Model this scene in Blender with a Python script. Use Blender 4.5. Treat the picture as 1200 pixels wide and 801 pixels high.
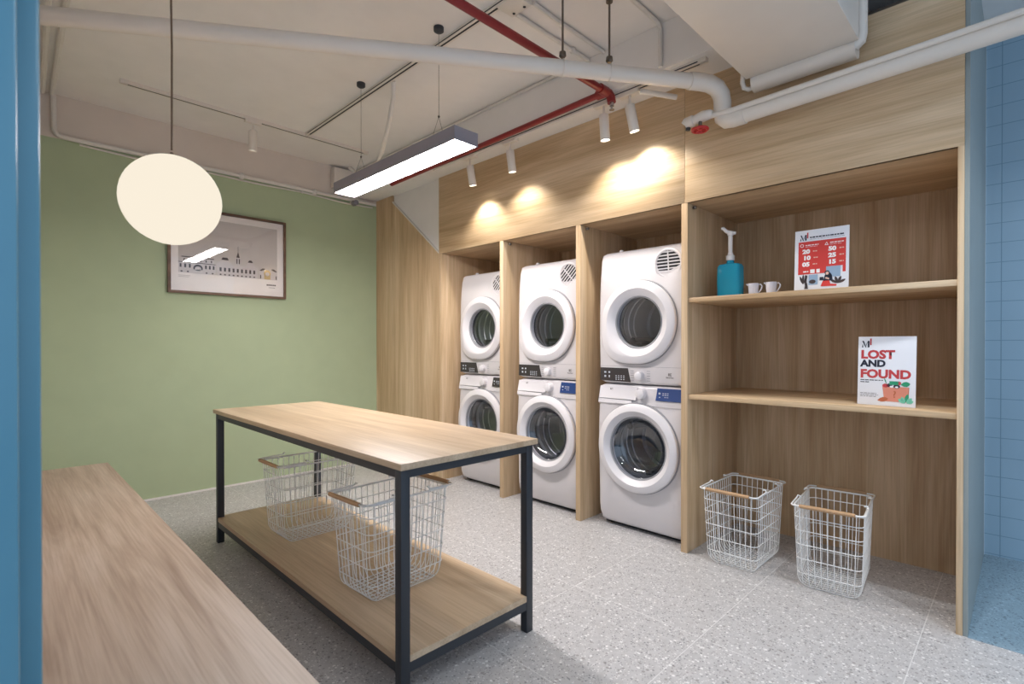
import bpy, bmesh, math, random
from mathutils import Vector, Matrix
random.seed(7)
PI = math.pi
R = math.radians
S = bpy.context.scene
COL = S.collection
for o in list(bpy.data.objects): bpy.data.objects.remove(o)

# ------------------------------------------------------------------ camera, world, exposure
cam = bpy.data.cameras.new('camera'); camo = bpy.data.objects.new('camera', cam); COL.objects.link(camo)
camo.location = (0, 0, 1.12)
camo.rotation_euler = (R(90 - 0.297), R(0.0), R(-45.107))
cam.sensor_width = 36; cam.lens = 602.71 / 1200 * 36; cam.shift_y = 7.46 / 1200; cam.clip_start = .05
cam.dof.use_dof = True; cam.dof.focus_distance = 3.0; cam.dof.aperture_fstop = 4.0
S.camera = camo
S.view_settings.view_transform = 'Standard'; S.view_settings.look = 'None'
S.view_settings.exposure = 1.0; S.view_settings.gamma = 1.0; S.view_settings.use_curve_mapping = False
w = bpy.data.worlds.new('world'); S.world = w; w.use_nodes = True
w.node_tree.nodes['Background'].inputs[0].default_value = (.62, .78, 1, 1)
w.node_tree.nodes['Background'].inputs[1].default_value = 0.60
PENDANT_E = 38.0      # linear pendant diffuser
WALL_SPOT_W = 10.0     # spots along the fascia
FRONT_SPOT_W = 28.0   # spots of the long track, out of frame above the aisle
GLOBE_E = 0.48
AISLE_FILL_E = 8.0     # unseen pendant added over the aisle to light the foreground
ALCOVE_E = 6.0  # unseen alcove lamp, hung low so only the lower tiles are lit

# ------------------------------------------------------------------ materials
def newmat(name):
    m = bpy.data.materials.new(name); m.use_nodes = True
    return m, m.node_tree.nodes, m.node_tree.links, m.node_tree.nodes['Principled BSDF']
def srgb(r, g, b):
    f = lambda c: (c / 255 / 12.92) if c / 255 <= .04045 else ((c / 255 + .055) / 1.055) ** 2.4
    return (f(r), f(g), f(b), 1)
def plain(name, col, rough=.5, metal=0, spec=.5, coat=0, bump=0, bscale=200):
    m, n, l, b = newmat(name)
    b.inputs['Roughness'].default_value = rough; b.inputs['Metallic'].default_value = metal
    b.inputs['Specular IOR Level'].default_value = spec; b.inputs['Coat Weight'].default_value = coat
    b.inputs['Coat Roughness'].default_value = .05
    t = n.new('ShaderNodeTexCoord'); z = n.new('ShaderNodeTexNoise'); z.inputs['Scale'].default_value = 6; z.inputs['Detail'].default_value = 4
    l.new(t.outputs['Object'], z.inputs['Vector'])
    mx = n.new('ShaderNodeMix'); mx.data_type = 'RGBA'
    mx.inputs[6].default_value = tuple(c * .94 for c in col[:3]) + (1,); mx.inputs[7].default_value = tuple(min(1, c * 1.05) for c in col[:3]) + (1,)
    l.new(z.outputs['Fac'], mx.inputs[0]); l.new(mx.outputs[2], b.inputs['Base Color'])
    if bump:
        z2 = n.new('ShaderNodeTexNoise'); z2.inputs['Scale'].default_value = bscale; l.new(t.outputs['Object'], z2.inputs['Vector'])
        bp = n.new('ShaderNodeBump'); bp.inputs['Strength'].default_value = bump; bp.inputs['Distance'].default_value = .002
        l.new(z2.outputs['Fac'], bp.inputs['Height']); l.new(bp.outputs['Normal'], b.inputs['Normal'])
    return m
def emit(name, col, s):
    m, n, l, b = newmat(name); n.remove(b)
    e = n.new('ShaderNodeEmission'); e.inputs[0].default_value = col; e.inputs[1].default_value = s
    l.new(e.outputs[0], n['Material Output'].inputs[0]); return m
def wood(name, light, mid, dark, axis, rough=.45, sc=1.0):
    """oak laminate; the grain runs along the given axis"""
    m, n, l, b = newmat(name)
    t = n.new('ShaderNodeTexCoord'); mp = n.new('ShaderNodeMapping')
    lo, hi = .55 * sc, 9.0 * sc
    mp.inputs['Scale'].default_value = tuple(lo if a == axis else hi for a in 'XYZ')
    l.new(t.outputs['Object'], mp.inputs['Vector'])
    n1 = n.new('ShaderNodeTexNoise'); n1.inputs['Scale'].default_value = 1.3; n1.inputs['Detail'].default_value = 5; n1.inputs['Roughness'].default_value = .55; n1.inputs['Distortion'].default_value = .6
    l.new(mp.outputs[0], n1.inputs['Vector'])
    mp2 = n.new('ShaderNodeMapping'); mp2.inputs['Scale'].default_value = tuple(3.0 if a == axis else 130 for a in 'XYZ')
    l.new(t.outputs['Object'], mp2.inputs['Vector'])
    n2 = n.new('ShaderNodeTexNoise'); n2.inputs['Scale'].default_value = 1.2; n2.inputs['Detail'].default_value = 3
    l.new(mp2.outputs[0], n2.inputs['Vector'])
    cr = n.new('ShaderNodeValToRGB'); e = cr.color_ramp.elements
    e[0].position = .30; e[0].color = dark; e[1].position = .68; e[1].color = light
    k = e.new(.5); k.color = mid
    l.new(n1.outputs['Fac'], cr.inputs[0])
    mx = n.new('ShaderNodeMix'); mx.data_type = 'RGBA'; mx.blend_type = 'MULTIPLY'; mx.inputs[0].default_value = .35
    cr2 = n.new('ShaderNodeValToRGB'); cr2.color_ramp.elements[0].position = .35; cr2.color_ramp.elements[0].color = (.6, .55, .5, 1); cr2.color_ramp.elements[1].position = .6
    l.new(n2.outputs['Fac'], cr2.inputs[0])
    l.new(cr.outputs[0], mx.inputs[6]); l.new(cr2.outputs[0], mx.inputs[7]); l.new(mx.outputs[2], b.inputs['Base Color'])
    b.inputs['Roughness'].default_value = rough; b.inputs['Specular IOR Level'].default_value = .35
    return m
def terrazzo(name, base, joint=True, tint=(1, 1, 1)):
    m, n, l, b = newmat(name)
    t = n.new('ShaderNodeTexCoord')
    def mul(c): return tuple(c[i] * tint[i] for i in range(3)) + (1,)
    nz = n.new('ShaderNodeTexNoise'); nz.inputs['Scale'].default_value = 35; nz.inputs['Detail'].default_value = 6
    l.new(t.outputs['Object'], nz.inputs['Vector'])
    cr = n.new('ShaderNodeValToRGB'); e = cr.color_ramp.elements
    e[0].position = .35; e[0].color = mul(tuple(c * .92 for c in base)); e[1].position = .65; e[1].color = mul(tuple(c * 1.05 for c in base))
    l.new(nz.outputs['Fac'], cr.inputs[0]); cur = cr.outputs[0]
    for sc, thr, size, col in ((58, .86, .34, (.22, .20, .19)), (95, .82, .36, (.10, .10, .11)), (66, .86, .36, (.90, .88, .86)), (120, .74, .38, (.80, .78, .76)), (150, .78, .4, (.20, .19, .19))):
        v = n.new('ShaderNodeTexVoronoi'); v.inputs['Scale'].default_value = sc; v.inputs['Randomness'].default_value = 1
        l.new(t.outputs['Object'], v.inputs['Vector'])
        sp = n.new('ShaderNodeSeparateColor'); l.new(v.outputs['Color'], sp.inputs[0])
        g = n.new('ShaderNodeMath'); g.operation = 'GREATER_THAN'; g.inputs[1].default_value = thr; l.new(sp.outputs[0], g.inputs[0])
        q = n.new('ShaderNodeMath'); q.operation = 'LESS_THAN'; q.inputs[1].default_value = size; l.new(v.outputs['Distance'], q.inputs[0])
        a = n.new('ShaderNodeMath'); a.operation = 'MULTIPLY'; l.new(g.outputs[0], a.inputs[0]); l.new(q.outputs[0], a.inputs[1])
        a2 = n.new('ShaderNodeMath'); a2.operation = 'MULTIPLY'; a2.inputs[1].default_value = .62; l.new(a.outputs[0], a2.inputs[0])
        mx = n.new('ShaderNodeMix'); mx.data_type = 'RGBA'; mx.inputs[7].default_value = mul(col)
        l.new(a2.outputs[0], mx.inputs[0]); l.new(cur, mx.inputs[6]); cur = mx.outputs[2]
    if joint:
        sx = n.new('ShaderNodeSeparateXYZ'); l.new(t.outputs['Object'], sx.inputs[0]); out = []
        for i, off in ((0, 1.903 - 1.8), (1, .28)):
            s = n.new('ShaderNodeMath'); s.operation = 'ADD'; s.inputs[1].default_value = 6.0 - off + .3; l.new(sx.outputs[i], s.inputs[0])
            md = n.new('ShaderNodeMath'); md.operation = 'MODULO'; md.inputs[1].default_value = .6; l.new(s.outputs[0], md.inputs[0])
            c = n.new('ShaderNodeMath'); c.operation = 'COMPARE'; c.inputs[1].default_value = .3; c.inputs[2].default_value = .0016; l.new(md.outputs[0], c.inputs[0])
            out.append(c)
        mxm = n.new('ShaderNodeMath'); mxm.operation = 'MAXIMUM'; l.new(out[0].outputs[0], mxm.inputs[0]); l.new(out[1].outputs[0], mxm.inputs[1])
        mj = n.new('ShaderNodeMath'); mj.operation = 'MULTIPLY'; mj.inputs[1].default_value = .6; l.new(mxm.outputs[0], mj.inputs[0])
        mx = n.new('ShaderNodeMix'); mx.data_type = 'RGBA'; mx.inputs[7].default_value = mul((.80, .78, .76))
        l.new(mj.outputs[0], mx.inputs[0]); l.new(cur, mx.inputs[6]); cur = mx.outputs[2]
    l.new(cur, b.inputs['Base Color']); b.inputs['Roughness'].default_value = .42; b.inputs['Specular IOR Level'].default_value = .35
    return m
def tiles(name, col, grout, pitch, oy, oz):
    m, n, l, b = newmat(name)
    t = n.new('ShaderNodeTexCoord'); sx = n.new('ShaderNodeSeparateXYZ'); l.new(t.outputs['Object'], sx.inputs[0]); out = []
    for i, off in ((1, oy), (2, oz)):
        s = n.new('ShaderNodeMath'); s.operation = 'ADD'; s.inputs[1].default_value = 100 * pitch + pitch / 2 - off; l.new(sx.outputs[i], s.inputs[0])
        md = n.new('ShaderNodeMath'); md.operation = 'MODULO'; md.inputs[1].default_value = pitch; l.new(s.outputs[0], md.inputs[0])
        c = n.new('ShaderNodeMath'); c.operation = 'COMPARE'; c.inputs[1].default_value = pitch / 2; c.inputs[2].default_value = .0018; l.new(md.outputs[0], c.inputs[0]); out.append(c)
    mm = n.new('ShaderNodeMath'); mm.operation = 'MAXIMUM'; l.new(out[0].outputs[0], mm.inputs[0]); l.new(out[1].outputs[0], mm.inputs[1])
    nz = n.new('ShaderNodeTexNoise'); nz.inputs['Scale'].default_value = 5; l.new(t.outputs['Object'], nz.inputs['Vector'])
    m0 = n.new('ShaderNodeMix'); m0.data_type = 'RGBA'; m0.inputs[6].default_value = tuple(c * .92 for c in col[:3]) + (1,); m0.inputs[7].default_value = col; l.new(nz.outputs['Fac'], m0.inputs[0])
    mx = n.new('ShaderNodeMix'); mx.data_type = 'RGBA'; mx.inputs[7].default_value = grout
    l.new(mm.outputs[0], mx.inputs[0]); l.new(m0.outputs[2], mx.inputs[6]); l.new(mx.outputs[2], b.inputs['Base Color'])
    bp = n.new('ShaderNodeBump'); bp.inputs['Strength'].default_value = .4; bp.inputs['Distance'].default_value = .002; bp.invert = True
    l.new(mm.outputs[0], bp.inputs['Height']); l.new(bp.outputs['Normal'], b.inputs['Normal'])
    b.inputs['Roughness'].default_value = .3; return m
def glass(name, tint, refl=.08, alpha=.9):
    """thin pane: see-through with a fresnel reflection"""
    m, n, l, b = newmat(name); n.remove(b)
    tr = n.new('ShaderNodeBsdfTransparent'); tr.inputs[0].default_value = tint
    gl = n.new('ShaderNodeBsdfGlossy'); gl.inputs['Roughness'].default_value = .02; gl.inputs[0].default_value = (1, 1, 1, 1)
    lw0 = n.new('ShaderNodeLayerWeight'); lw0.inputs[0].default_value = .5
    lw = n.new('ShaderNodeMath'); lw.operation = 'POWER'; lw.inputs[1].default_value = 4; l.new(lw0.outputs['Facing'], lw.inputs[0])
    ad = n.new('ShaderNodeMath'); ad.operation = 'ADD'; ad.inputs[1].default_value = refl; l.new(lw.outputs[0], ad.inputs[0]); ad.use_clamp = True
    mx = n.new('ShaderNodeMixShader'); l.new(ad.outputs[0], mx.inputs[0]); l.new(tr.outputs[0], mx.inputs[1]); l.new(gl.outputs[0], mx.inputs[2])
    l.new(mx.outputs[0], n['Material Output'].inputs[0]); return m

OL, OM, OD = srgb(226, 200, 166), srgb(211, 182, 145), srgb(190, 158, 120)
M = dict(
    oak_z=wood('oak upright', OL, OM, OD, 'Z'), oak_y=wood('oak along', OL, OM, OD, 'Y'), oak_x=wood('oak across', OL, OM, OD, 'X'),
    oak_shaded=wood('oak shaded interior', srgb(216, 188, 154), srgb(200, 170, 134), srgb(180, 146, 108), 'Z'),  # same laminate as the fronts, interior shade put into the colour
    table=wood('table laminate', srgb(218, 196, 168), srgb(202, 178, 149), srgb(182, 156, 127), 'Y', .4, .9),
    bench=wood('bench laminate', srgb(198, 180, 164), srgb(184, 164, 146), srgb(160, 138, 120), 'Y', .5, 1.5),
    terr=terrazzo('terrazzo', (.49, .475, .47)), terr_blue=terrazzo('blue terrazzo', (.60, .59, .58), False, (.41, .58, .70)),
    green=plain('sage green paint', srgb(178, 192, 156), .75, bump=.05), white=plain('white wall paint', srgb(234, 230, 226), .8, bump=.05), upper=plain('upper wall paint', srgb(222, 210, 198), .85, bump=.05),
    ceil=plain('ceiling paint', srgb(238, 233, 228), .85, bump=.08, bscale=60), pipe=plain('white pipe plastic', srgb(228, 219, 208), .4),
    conduit=plain('painted conduit', srgb(226, 220, 212), .6), blue=plain('blue gloss paint', srgb(92, 148, 170), .28),
    bluewall=plain('blue wall paint', srgb(120, 165, 190), .6), greyblue=plain('grey blue panel', srgb(146, 154, 152), .45),
    tile=tiles('blue square tiles', srgb(156, 184, 202), srgb(120, 150, 170), .1035, .191, .01),
    black=plain('black steel', srgb(46, 50, 56), .45), red=plain('red pipe paint', srgb(138, 38, 38), .35), redv=plain('red valve', srgb(190, 40, 40), .35),
    steel=plain('zinc steel', srgb(120, 112, 104), .35, 1), chrome=plain('brushed steel', srgb(190, 190, 190), .25, 1),
    enamel=plain('white enamel', srgb(216, 211, 212), .3, coat=.2), enamel2=plain('white plastic', srgb(226, 222, 224), .3),
    seam=plain('dark gap', srgb(40, 40, 42), .7), drum=plain('drum steel', srgb(168, 170, 174), .35, .4), drumback=plain('drum back', srgb(104, 112, 122), .4, .2), rubber=plain('grey rubber', srgb(70, 72, 76), .5),
    greypl=plain('grey plastic', srgb(150, 150, 154), .4), panel_dark=plain('dark display', srgb(62, 58, 58), .2), panel_navy=plain('navy display', srgb(48, 72, 126), .2),
    ink=plain('dark ink', srgb(34, 38, 56), .6), print_light=plain('pale print', srgb(190, 195, 205), .5), gold=plain('logo grey', srgb(90, 84, 78), .5),
    wire=plain('white coated wire', srgb(236, 236, 234), .35), grip=wood('grip wood', srgb(214, 182, 146), srgb(196, 160, 122), srgb(168, 130, 96), 'Y', .5),
    lampgrey=plain('grey anodised', srgb(138, 134, 142), .4), tubeglass=glass('door glass', (.82, .84, .88, 1), .11), pane=glass('picture glass', (.98, .98, .98, 1), .03),
    paper=plain('white card', srgb(236, 238, 244), .35), redprint=plain('red print', srgb(214, 62, 56), .45), pinkprint=plain('brick print', srgb(196, 66, 70), .45),
    whiteprint=plain('white print', srgb(250, 246, 246), .45), peach=plain('peach print', srgb(216, 138, 116), .5), peach2=plain('brown print', srgb(186, 102, 66), .5),
    greenp=plain('green print', srgb(44, 150, 110), .5), mint=plain('mint print', srgb(120, 200, 172), .5), skin=plain('skin print', srgb(226, 186, 168), .5), bluep=plain('blue grey print', srgb(150, 175, 200), .5),
    artpaper=plain('art paper', srgb(248, 241, 236), .6), artgrey=plain('art sky', srgb(208, 200, 194), .6), artmid=plain('art stone', srgb(214, 206, 204), .6), artdark=plain('art shade', srgb(66, 54, 54), .6), artgold=plain('art gold', srgb(214, 186, 130), .6),
    frame=wood('walnut frame', srgb(138, 108, 88), srgb(114, 86, 68), srgb(86, 62, 48), 'X'),
    cup=plain('translucent cup', srgb(226, 226, 236), .3), cord=plain('brown cord', srgb(112, 90, 70), .6), pump=plain('pump plastic', srgb(236, 230, 226), .35),
    diff=emit('pendant diffuser', (1, .95, .95, 1), PENDANT_E), diff2=emit('aisle fill diffuser', (.93, .96, 1, 1), AISLE_FILL_E), diff3=emit('alcove diffuser', (.8, .9, 1, 1), ALCOVE_E),
    globe=emit('opal globe', (1, .90, .74, 1), GLOBE_E), led=emit('spot lens', (1, .95, .86, 1), 12))
m, n, l, b = newmat('teal liquid')
b.inputs['Base Color'].default_value = srgb(56, 176, 206); b.inputs['Transmission Weight'].default_value = .3; b.inputs['Roughness'].default_value = .08; b.inputs['IOR'].default_value = 1.2
M['teal'] = m

# ------------------------------------------------------------------ mesh helpers
class MB:
    def __init__(s): s.bm = bmesh.new()
    def face(s, vs):
        try: return s.bm.faces.new(vs)
        except ValueError: return None
    def box(s, x0, x1, y0, y1, z0, z1, bev=0):
        r = bmesh.ops.create_cube(s.bm, size=1)
        for v in r['verts']:
            v.co = Vector(((x0 + x1) / 2 + v.co.x * (x1 - x0), (y0 + y1) / 2 + v.co.y * (y1 - y0), (z0 + z1) / 2 + v.co.z * (z1 - z0)))
        if bev:
            es = list({e for v in r['verts'] for e in v.link_edges})
            bmesh.ops.bevel(s.bm, geom=es, offset=bev, segments=2, profile=.5, affect='EDGES')
        return s
    def loft(s, rings, cap0=True, cap1=True, closed=True):
        vr = [[s.bm.verts.new(p) for p in r] for r in rings]; n = len(rings[0])
        for a, c in zip(vr, vr[1:]):
            for i in range(n if closed else n - 1):
                j = (i + 1) % n; s.face((a[i], a[j], c[j], c[i]))
        if cap0: s.face(vr[0][::-1])
        if cap1: s.face(vr[-1])
        return s
    def tube(s, pts, r, n=8, closed=False):
        pts = [Vector(p) for p in pts]; N = len(pts); rings = []; up = None
        for i, p in enumerate(pts):
            if closed: t = pts[(i + 1) % N] - pts[i - 1]
            else: t = pts[min(i + 1, N - 1)] - pts[max(i - 1, 0)]
            t.normalize()
            if up is None:
                up = Vector((0, 0, 1)) if abs(t.z) < .9 else Vector((1, 0, 0))
            u = (up - t * up.dot(t))
            if u.length < 1e-4: u = t.orthogonal()
            u.normalize(); v = t.cross(u); up = u
            rr = r[i] if isinstance(r, (list, tuple)) else r
            rings.append([p + (u * math.cos(2 * PI * k / n) + v * math.sin(2 * PI * k / n)) * rr for k in range(n)])
        if closed: return s.loft(rings + [rings[0]], False, False)
        return s.loft(rings)
    def lathe(s, prof, c=(0, 0, 0), axis='Z', n=32, cap0=False, cap1=False, mod=None):
        """prof: (distance along the axis, radius)"""
        rings = []
        for a, r in prof:
            ring = []
            for k in range(n):
                t = 2 * PI * k / n; q = r * (mod(t, r) if mod else 1)
                if axis == 'Z': p = (c[0] + q * math.cos(t), c[1] + q * math.sin(t), c[2] + a)
                elif axis == 'X': p = (c[0] + a, c[1] + q * math.cos(t), c[2] + q * math.sin(t))
                else: p = (c[0] + q * math.cos(t), c[1] + a, c[2] + q * math.sin(t))
                ring.append(p)
            rings.append(ring)
        return s.loft(rings, cap0, cap1)
    def sphere(s, c, r, sz=1, u=40, v=24):
        rr = bmesh.ops.create_uvsphere(s.bm, u_segments=u, v_segments=v, radius=r)
        for q in rr['verts']: q.co = Vector((q.co.x + c[0], q.co.y + c[1], q.co.z * sz + c[2]))
        return s
    def prism(s, poly, fn, t0, t1):
        """poly in 2D, fn(a, b, t) gives the 3D point"""
        return s.loft([[fn(a, b_, t0) for a, b_ in poly], [fn(a, b_, t1) for a, b_ in poly]])
    def flat(s, poly, fn):
        s.face([s.bm.verts.new(fn(a, b_)) for a, b_ in poly]); return s
    def build(s, name, mat, parent=None, world=False, ang=35):
        bmesh.ops.recalc_face_normals(s.bm, faces=s.bm.faces)
        if world and parent is not None:
            off = Vector(parent.location)
            for v in s.bm.verts: v.co -= off
        me = bpy.data.meshes.new(name); s.bm.to_mesh(me); s.bm.free()
        me.materials.append(M[mat])
        for p in me.polygons: p.use_smooth = True
        me.set_sharp_from_angle(angle=R(ang))
        o = bpy.data.objects.new(name, me); COL.objects.link(o)
        if parent is not None: o.parent = parent
        return o
def tag(o, label=None, cat=None, group=None, kind=None):
    for k, v in (('label', label), ('category', cat), ('group', group), ('kind', kind)):
        if v: o[k] = v
    return o
def thing(name, label, cat, loc=(0, 0, 0), rz=0, group=None):
    o = bpy.data.objects.new(name, None); COL.objects.link(o); o.empty_display_size = .1
    o.location = loc; o.rotation_euler = (0, 0, rz); return tag(o, label, cat, group)
def struct(name, mb, mat, world=False): return tag(mb.build(name, mat), kind='structure')
def copy_tree(o, parent=None):
    c = o.copy(); COL.objects.link(c)
    if parent is not None: c.parent = parent
    for ch in [x for x in bpy.data.objects if x.parent == o]: copy_tree(ch, c)
    return c
def text(s, size, mat, parent, org, right, up, name='lettering', bold=0, sx=1.0, align='LEFT'):
    cu = bpy.data.curves.new('t', 'FONT'); cu.body = s; cu.size = size; cu.offset = bold; cu.align_x = align; cu.resolution_u = 3
    to = bpy.data.objects.new('t', cu); COL.objects.link(to)
    me = bpy.data.meshes.new_from_object(to.evaluated_get(bpy.context.evaluated_depsgraph_get()))
    bpy.data.objects.remove(to); bpy.data.curves.remove(cu)
    r, u, o = Vector(right), Vector(up), Vector(org)
    for v in me.vertices: v.co = o + r * (v.co.x * sx) + u * v.co.y
    me.name = name; me.materials.clear(); me.materials.append(M[mat])
    ob = bpy.data.objects.new(name, me); COL.objects.link(ob); ob.parent = parent; return ob
def arc(c, a, b_, r, n=6, t0=0, t1=PI / 2):
    """points of an arc around c in the plane of the unit vectors a, b"""
    c, a, b_ = Vector(c), Vector(a), Vector(b_)
    return [c + (a * math.cos(t0 + (t1 - t0) * i / n) + b_ * math.sin(t0 + (t1 - t0) * i / n)) * r for i in range(n + 1)]

# ------------------------------------------------------------------ the setting
XC, XB, YG, ZC, ZS, ZF = 2.628, 3.30, 4.488, 2.76, 2.525, 1.889
struct('floor', MB().box(-2.0, XB + .02, -2.2, YG, -.05, 0).box(-2.0, 0, -2.2, -2.19, -.05, 0), 'terr')
struct('floor_alcove', MB().box(XC, 3.75, -2.2, .150, -.03, .0015), 'terr_blue')
struct('ceiling', MB().box(-2.0, 3.80, -2.2, YG + .05, ZC, ZC + .08), 'ceil')
struct('wall_back', MB().box(-.06, 3.8, YG, YG + .1, 0, 2.475), 'green')
struct('wall_back_upper', MB().box(-.06, 3.8, YG, YG + .1, 2.475, ZC), 'upper')
struct('wall_left', MB().box(-.06, .042, 1.06, YG, 0, ZC), 'white')
struct('trim_1', MB().box(.042, XC, YG - .012, YG, 0, .012), 'white')
struct('wall_opening', MB().box(-2.0, -.05, .96, 1.06, 0, ZC), 'bluewall')
struct('door_1', MB().box(-.05, .021, .93, 1.0, 0, ZC, .004).box(-.05, .0455, .985, 1.06, 0, ZC, .005), 'blue')
struct('wall_front', MB().box(-2.1, 3.85, -2.3, -2.2, 0, .25), 'bluewall')
struct('wall_alcove', MB().box(3.75, 3.85, -2.2, .165, 0, ZC), 'tile')
struct('wall_alcove_side', MB().box(XC + .004, 3.75, .150, .1645, 0, ZC), 'greyblue')
struct('wall_niche', MB().box(XB + .02, 3.75, .1645, YG, 0, ZC), 'white')
struct('beam', MB().box(2.40, XB + .02, .95, YG, ZS, ZC), 'ceil')
struct('trim_2', MB().box(3.742, 3.75, .1495, .1500, 0, ZC), 'white')
# timber lining under the stair, cut on the slope of its string
fn = lambda a, b_, t: (t, a, b_)
struct('wall_stair_lining', MB().prism([(3.484, 0), (4.196, 0), (4.196, 2.455), (3.484, 1.89)], fn, XC, XC + .018).box(XC, XC + .018, 4.199, YG, 0, ZS), 'oak_z')
struct('wall_stair', MB().box(XC + .02, XC + .1, 3.484, YG, 1.5, ZS), 'white')
struct('trim_3', MB().prism([(3.484, 1.892), (4.196, 2.457), (4.196, 2.47), (3.484, 1.905)], fn, XC - .004, XC + .019), 'conduit')

# ------------------------------------------------------------------ laundry cabinet (three bays)
T = .036
posts = [3.446, 2.710, 2.004, 1.285]
cab = thing('laundry_cabinet', 'tall oak cabinet of three open bays around the stacked washers and dryers', 'cabinet', (XC, 2.4, 0))
for y in posts:
    MB().box(XC, XB, y, y + T, 0, ZF, .001).build('side_panel', 'oak_z', cab, True)
MB().box(XC, XB, posts[3] + .0, 3.482, ZF, ZF + .018).build('top_panel', 'oak_y', cab, True)
MB().box(XB - .001, XB + .015, posts[3], 3.482, 0, ZF).build('back_panel', 'oak_shaded', cab, True)
MB().box(XC - .001, XC + .018, posts[3] + .018, 3.484, ZF, ZS, .0012).build('fascia_panel', 'oak_y', cab, True)
for y in posts[1:]:
    MB().lathe([(0, .011), (-.012, .011)], (XC + .06, y - .0005 - .011, ZF - .012), 'Z', 12, True, True).build('joint_fitting', 'steel', cab, True)

# shelf cabinet
sh = thing('shelf_cabinet', 'open oak shelving cabinet with two shelves right of the washing machines', 'cabinet', (XC, .73, 0))
MB().box(XC, XB, .165, .185, 0, ZS - .01, .001).build('side_panel', 'oak_z', sh, True)
MB().box(XB - .001, XB + .015, .185, posts[3], 0, ZF).build('back_panel', 'oak_shaded', sh, True)
MB().box(XC, XB, .185, posts[3], ZF, ZF + .018).build('top_panel', 'oak_y', sh, True)
MB().box(XC - .001, XC + .018, .165, posts[3] + .0165, ZF, ZS, .0012).build('fascia_panel', 'oak_y', sh, True)
for z in (1.378, .858):
    MB().box(XC + .008, XB - .002, .1855, posts[3] - .0005, z - .025, z, .001).build('shelf', 'oak_y', sh, True)

# ------------------------------------------------------------------ washing machines and dryers
W2 = .285
def sq_ring(x, hy, z0, z1, n=96, prof=None, inset=0):
    zc, hz = (z0 + z1) / 2, (z1 - z0) / 2; out = []
    for k in range(n):
        t = 2 * PI * k / n; c, s_ = math.cos(t), math.sin(t)
        p = 26; q = (abs(c) ** p + abs(s_) ** p) ** (-1 / p)
        y, z = (hy - inset) * c * q, zc + (hz - inset) * s_ * q
        out.append((x + (prof(z) if prof else 0), y, z))
    return out
def cabinet_body(z0, z1, zc, rh, prof):
    mb = MB()
    circ = [(prof(zc + rh * math.sin(2 * PI * k / 96)), rh * math.cos(2 * PI * k / 96), zc + rh * math.sin(2 * PI * k / 96)) for k in range(96)]
    inner = [(p[0] + .09, p[1] * .97, zc + (p[2] - zc) * .97) for p in circ]
    rings = [inner, circ, [tuple(a * .5 + b_ * .5 for a, b_ in zip(p, q)) for p, q in zip(circ, sq_ring(0, W2, z0, z1, prof=prof, inset=.022))]]
    for i, (ins, dx) in enumerate(((.022, 0), (.012, .003), (.004, .010), (0, .026), (0, .57))):
        rings.append(sq_ring(dx, W2, z0, z1, prof=(prof if i < 4 else None), inset=ins))
    return mb.loft(rings, False, True)
def logo(parent, y, z, x, s=1.0):
    text('EC', .020 * s, 'gold', parent, (x, y, z), (0, -1, 0), (0, 0, 1), 'logo', .0006, .9, 'CENTER')
    text('Electrolux', .011 * s, 'gold', parent, (x, y, z - .014 * s), (0, -1, 0), (0, 0, 1), 'logo', .0002, 1, 'CENTER')
def drum(parent, zc, r, depth, fins):
    MB().lathe([(.05, r * 1.02), (.07, r * 1.1), (.10, r * 1.12), (.13, r * 1.06), (.135, r * 1.04), (.18, r * 1.05), (.185, r * 1.02), (.24, r * 1.04), (.245, r * 1.01), (depth, r)], (0, 0, zc), 'X', 48).build('drum', 'drum', parent)
    MB().lathe([(depth, r * 1.0), (depth + .01, r * .9), (depth + .0, r * .86), (depth, r * .5), (depth - .012, r * .46), (depth - .012, r * .1), (depth - .012, .01)], (0, 0, zc), 'X', 48, False, True).build('drum_back', 'drumback', parent)
    for k in range(3):
        a = 2 * PI * k / 3 + fins
        MB().tube([(.14, r * .93 * math.cos(a), zc + r * .93 * math.sin(a)), (depth - .01, r * .9 * math.cos(a), zc + r * .9 * math.sin(a))], .022, 8).build('drum_lifter', 'chrome', parent)
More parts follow.
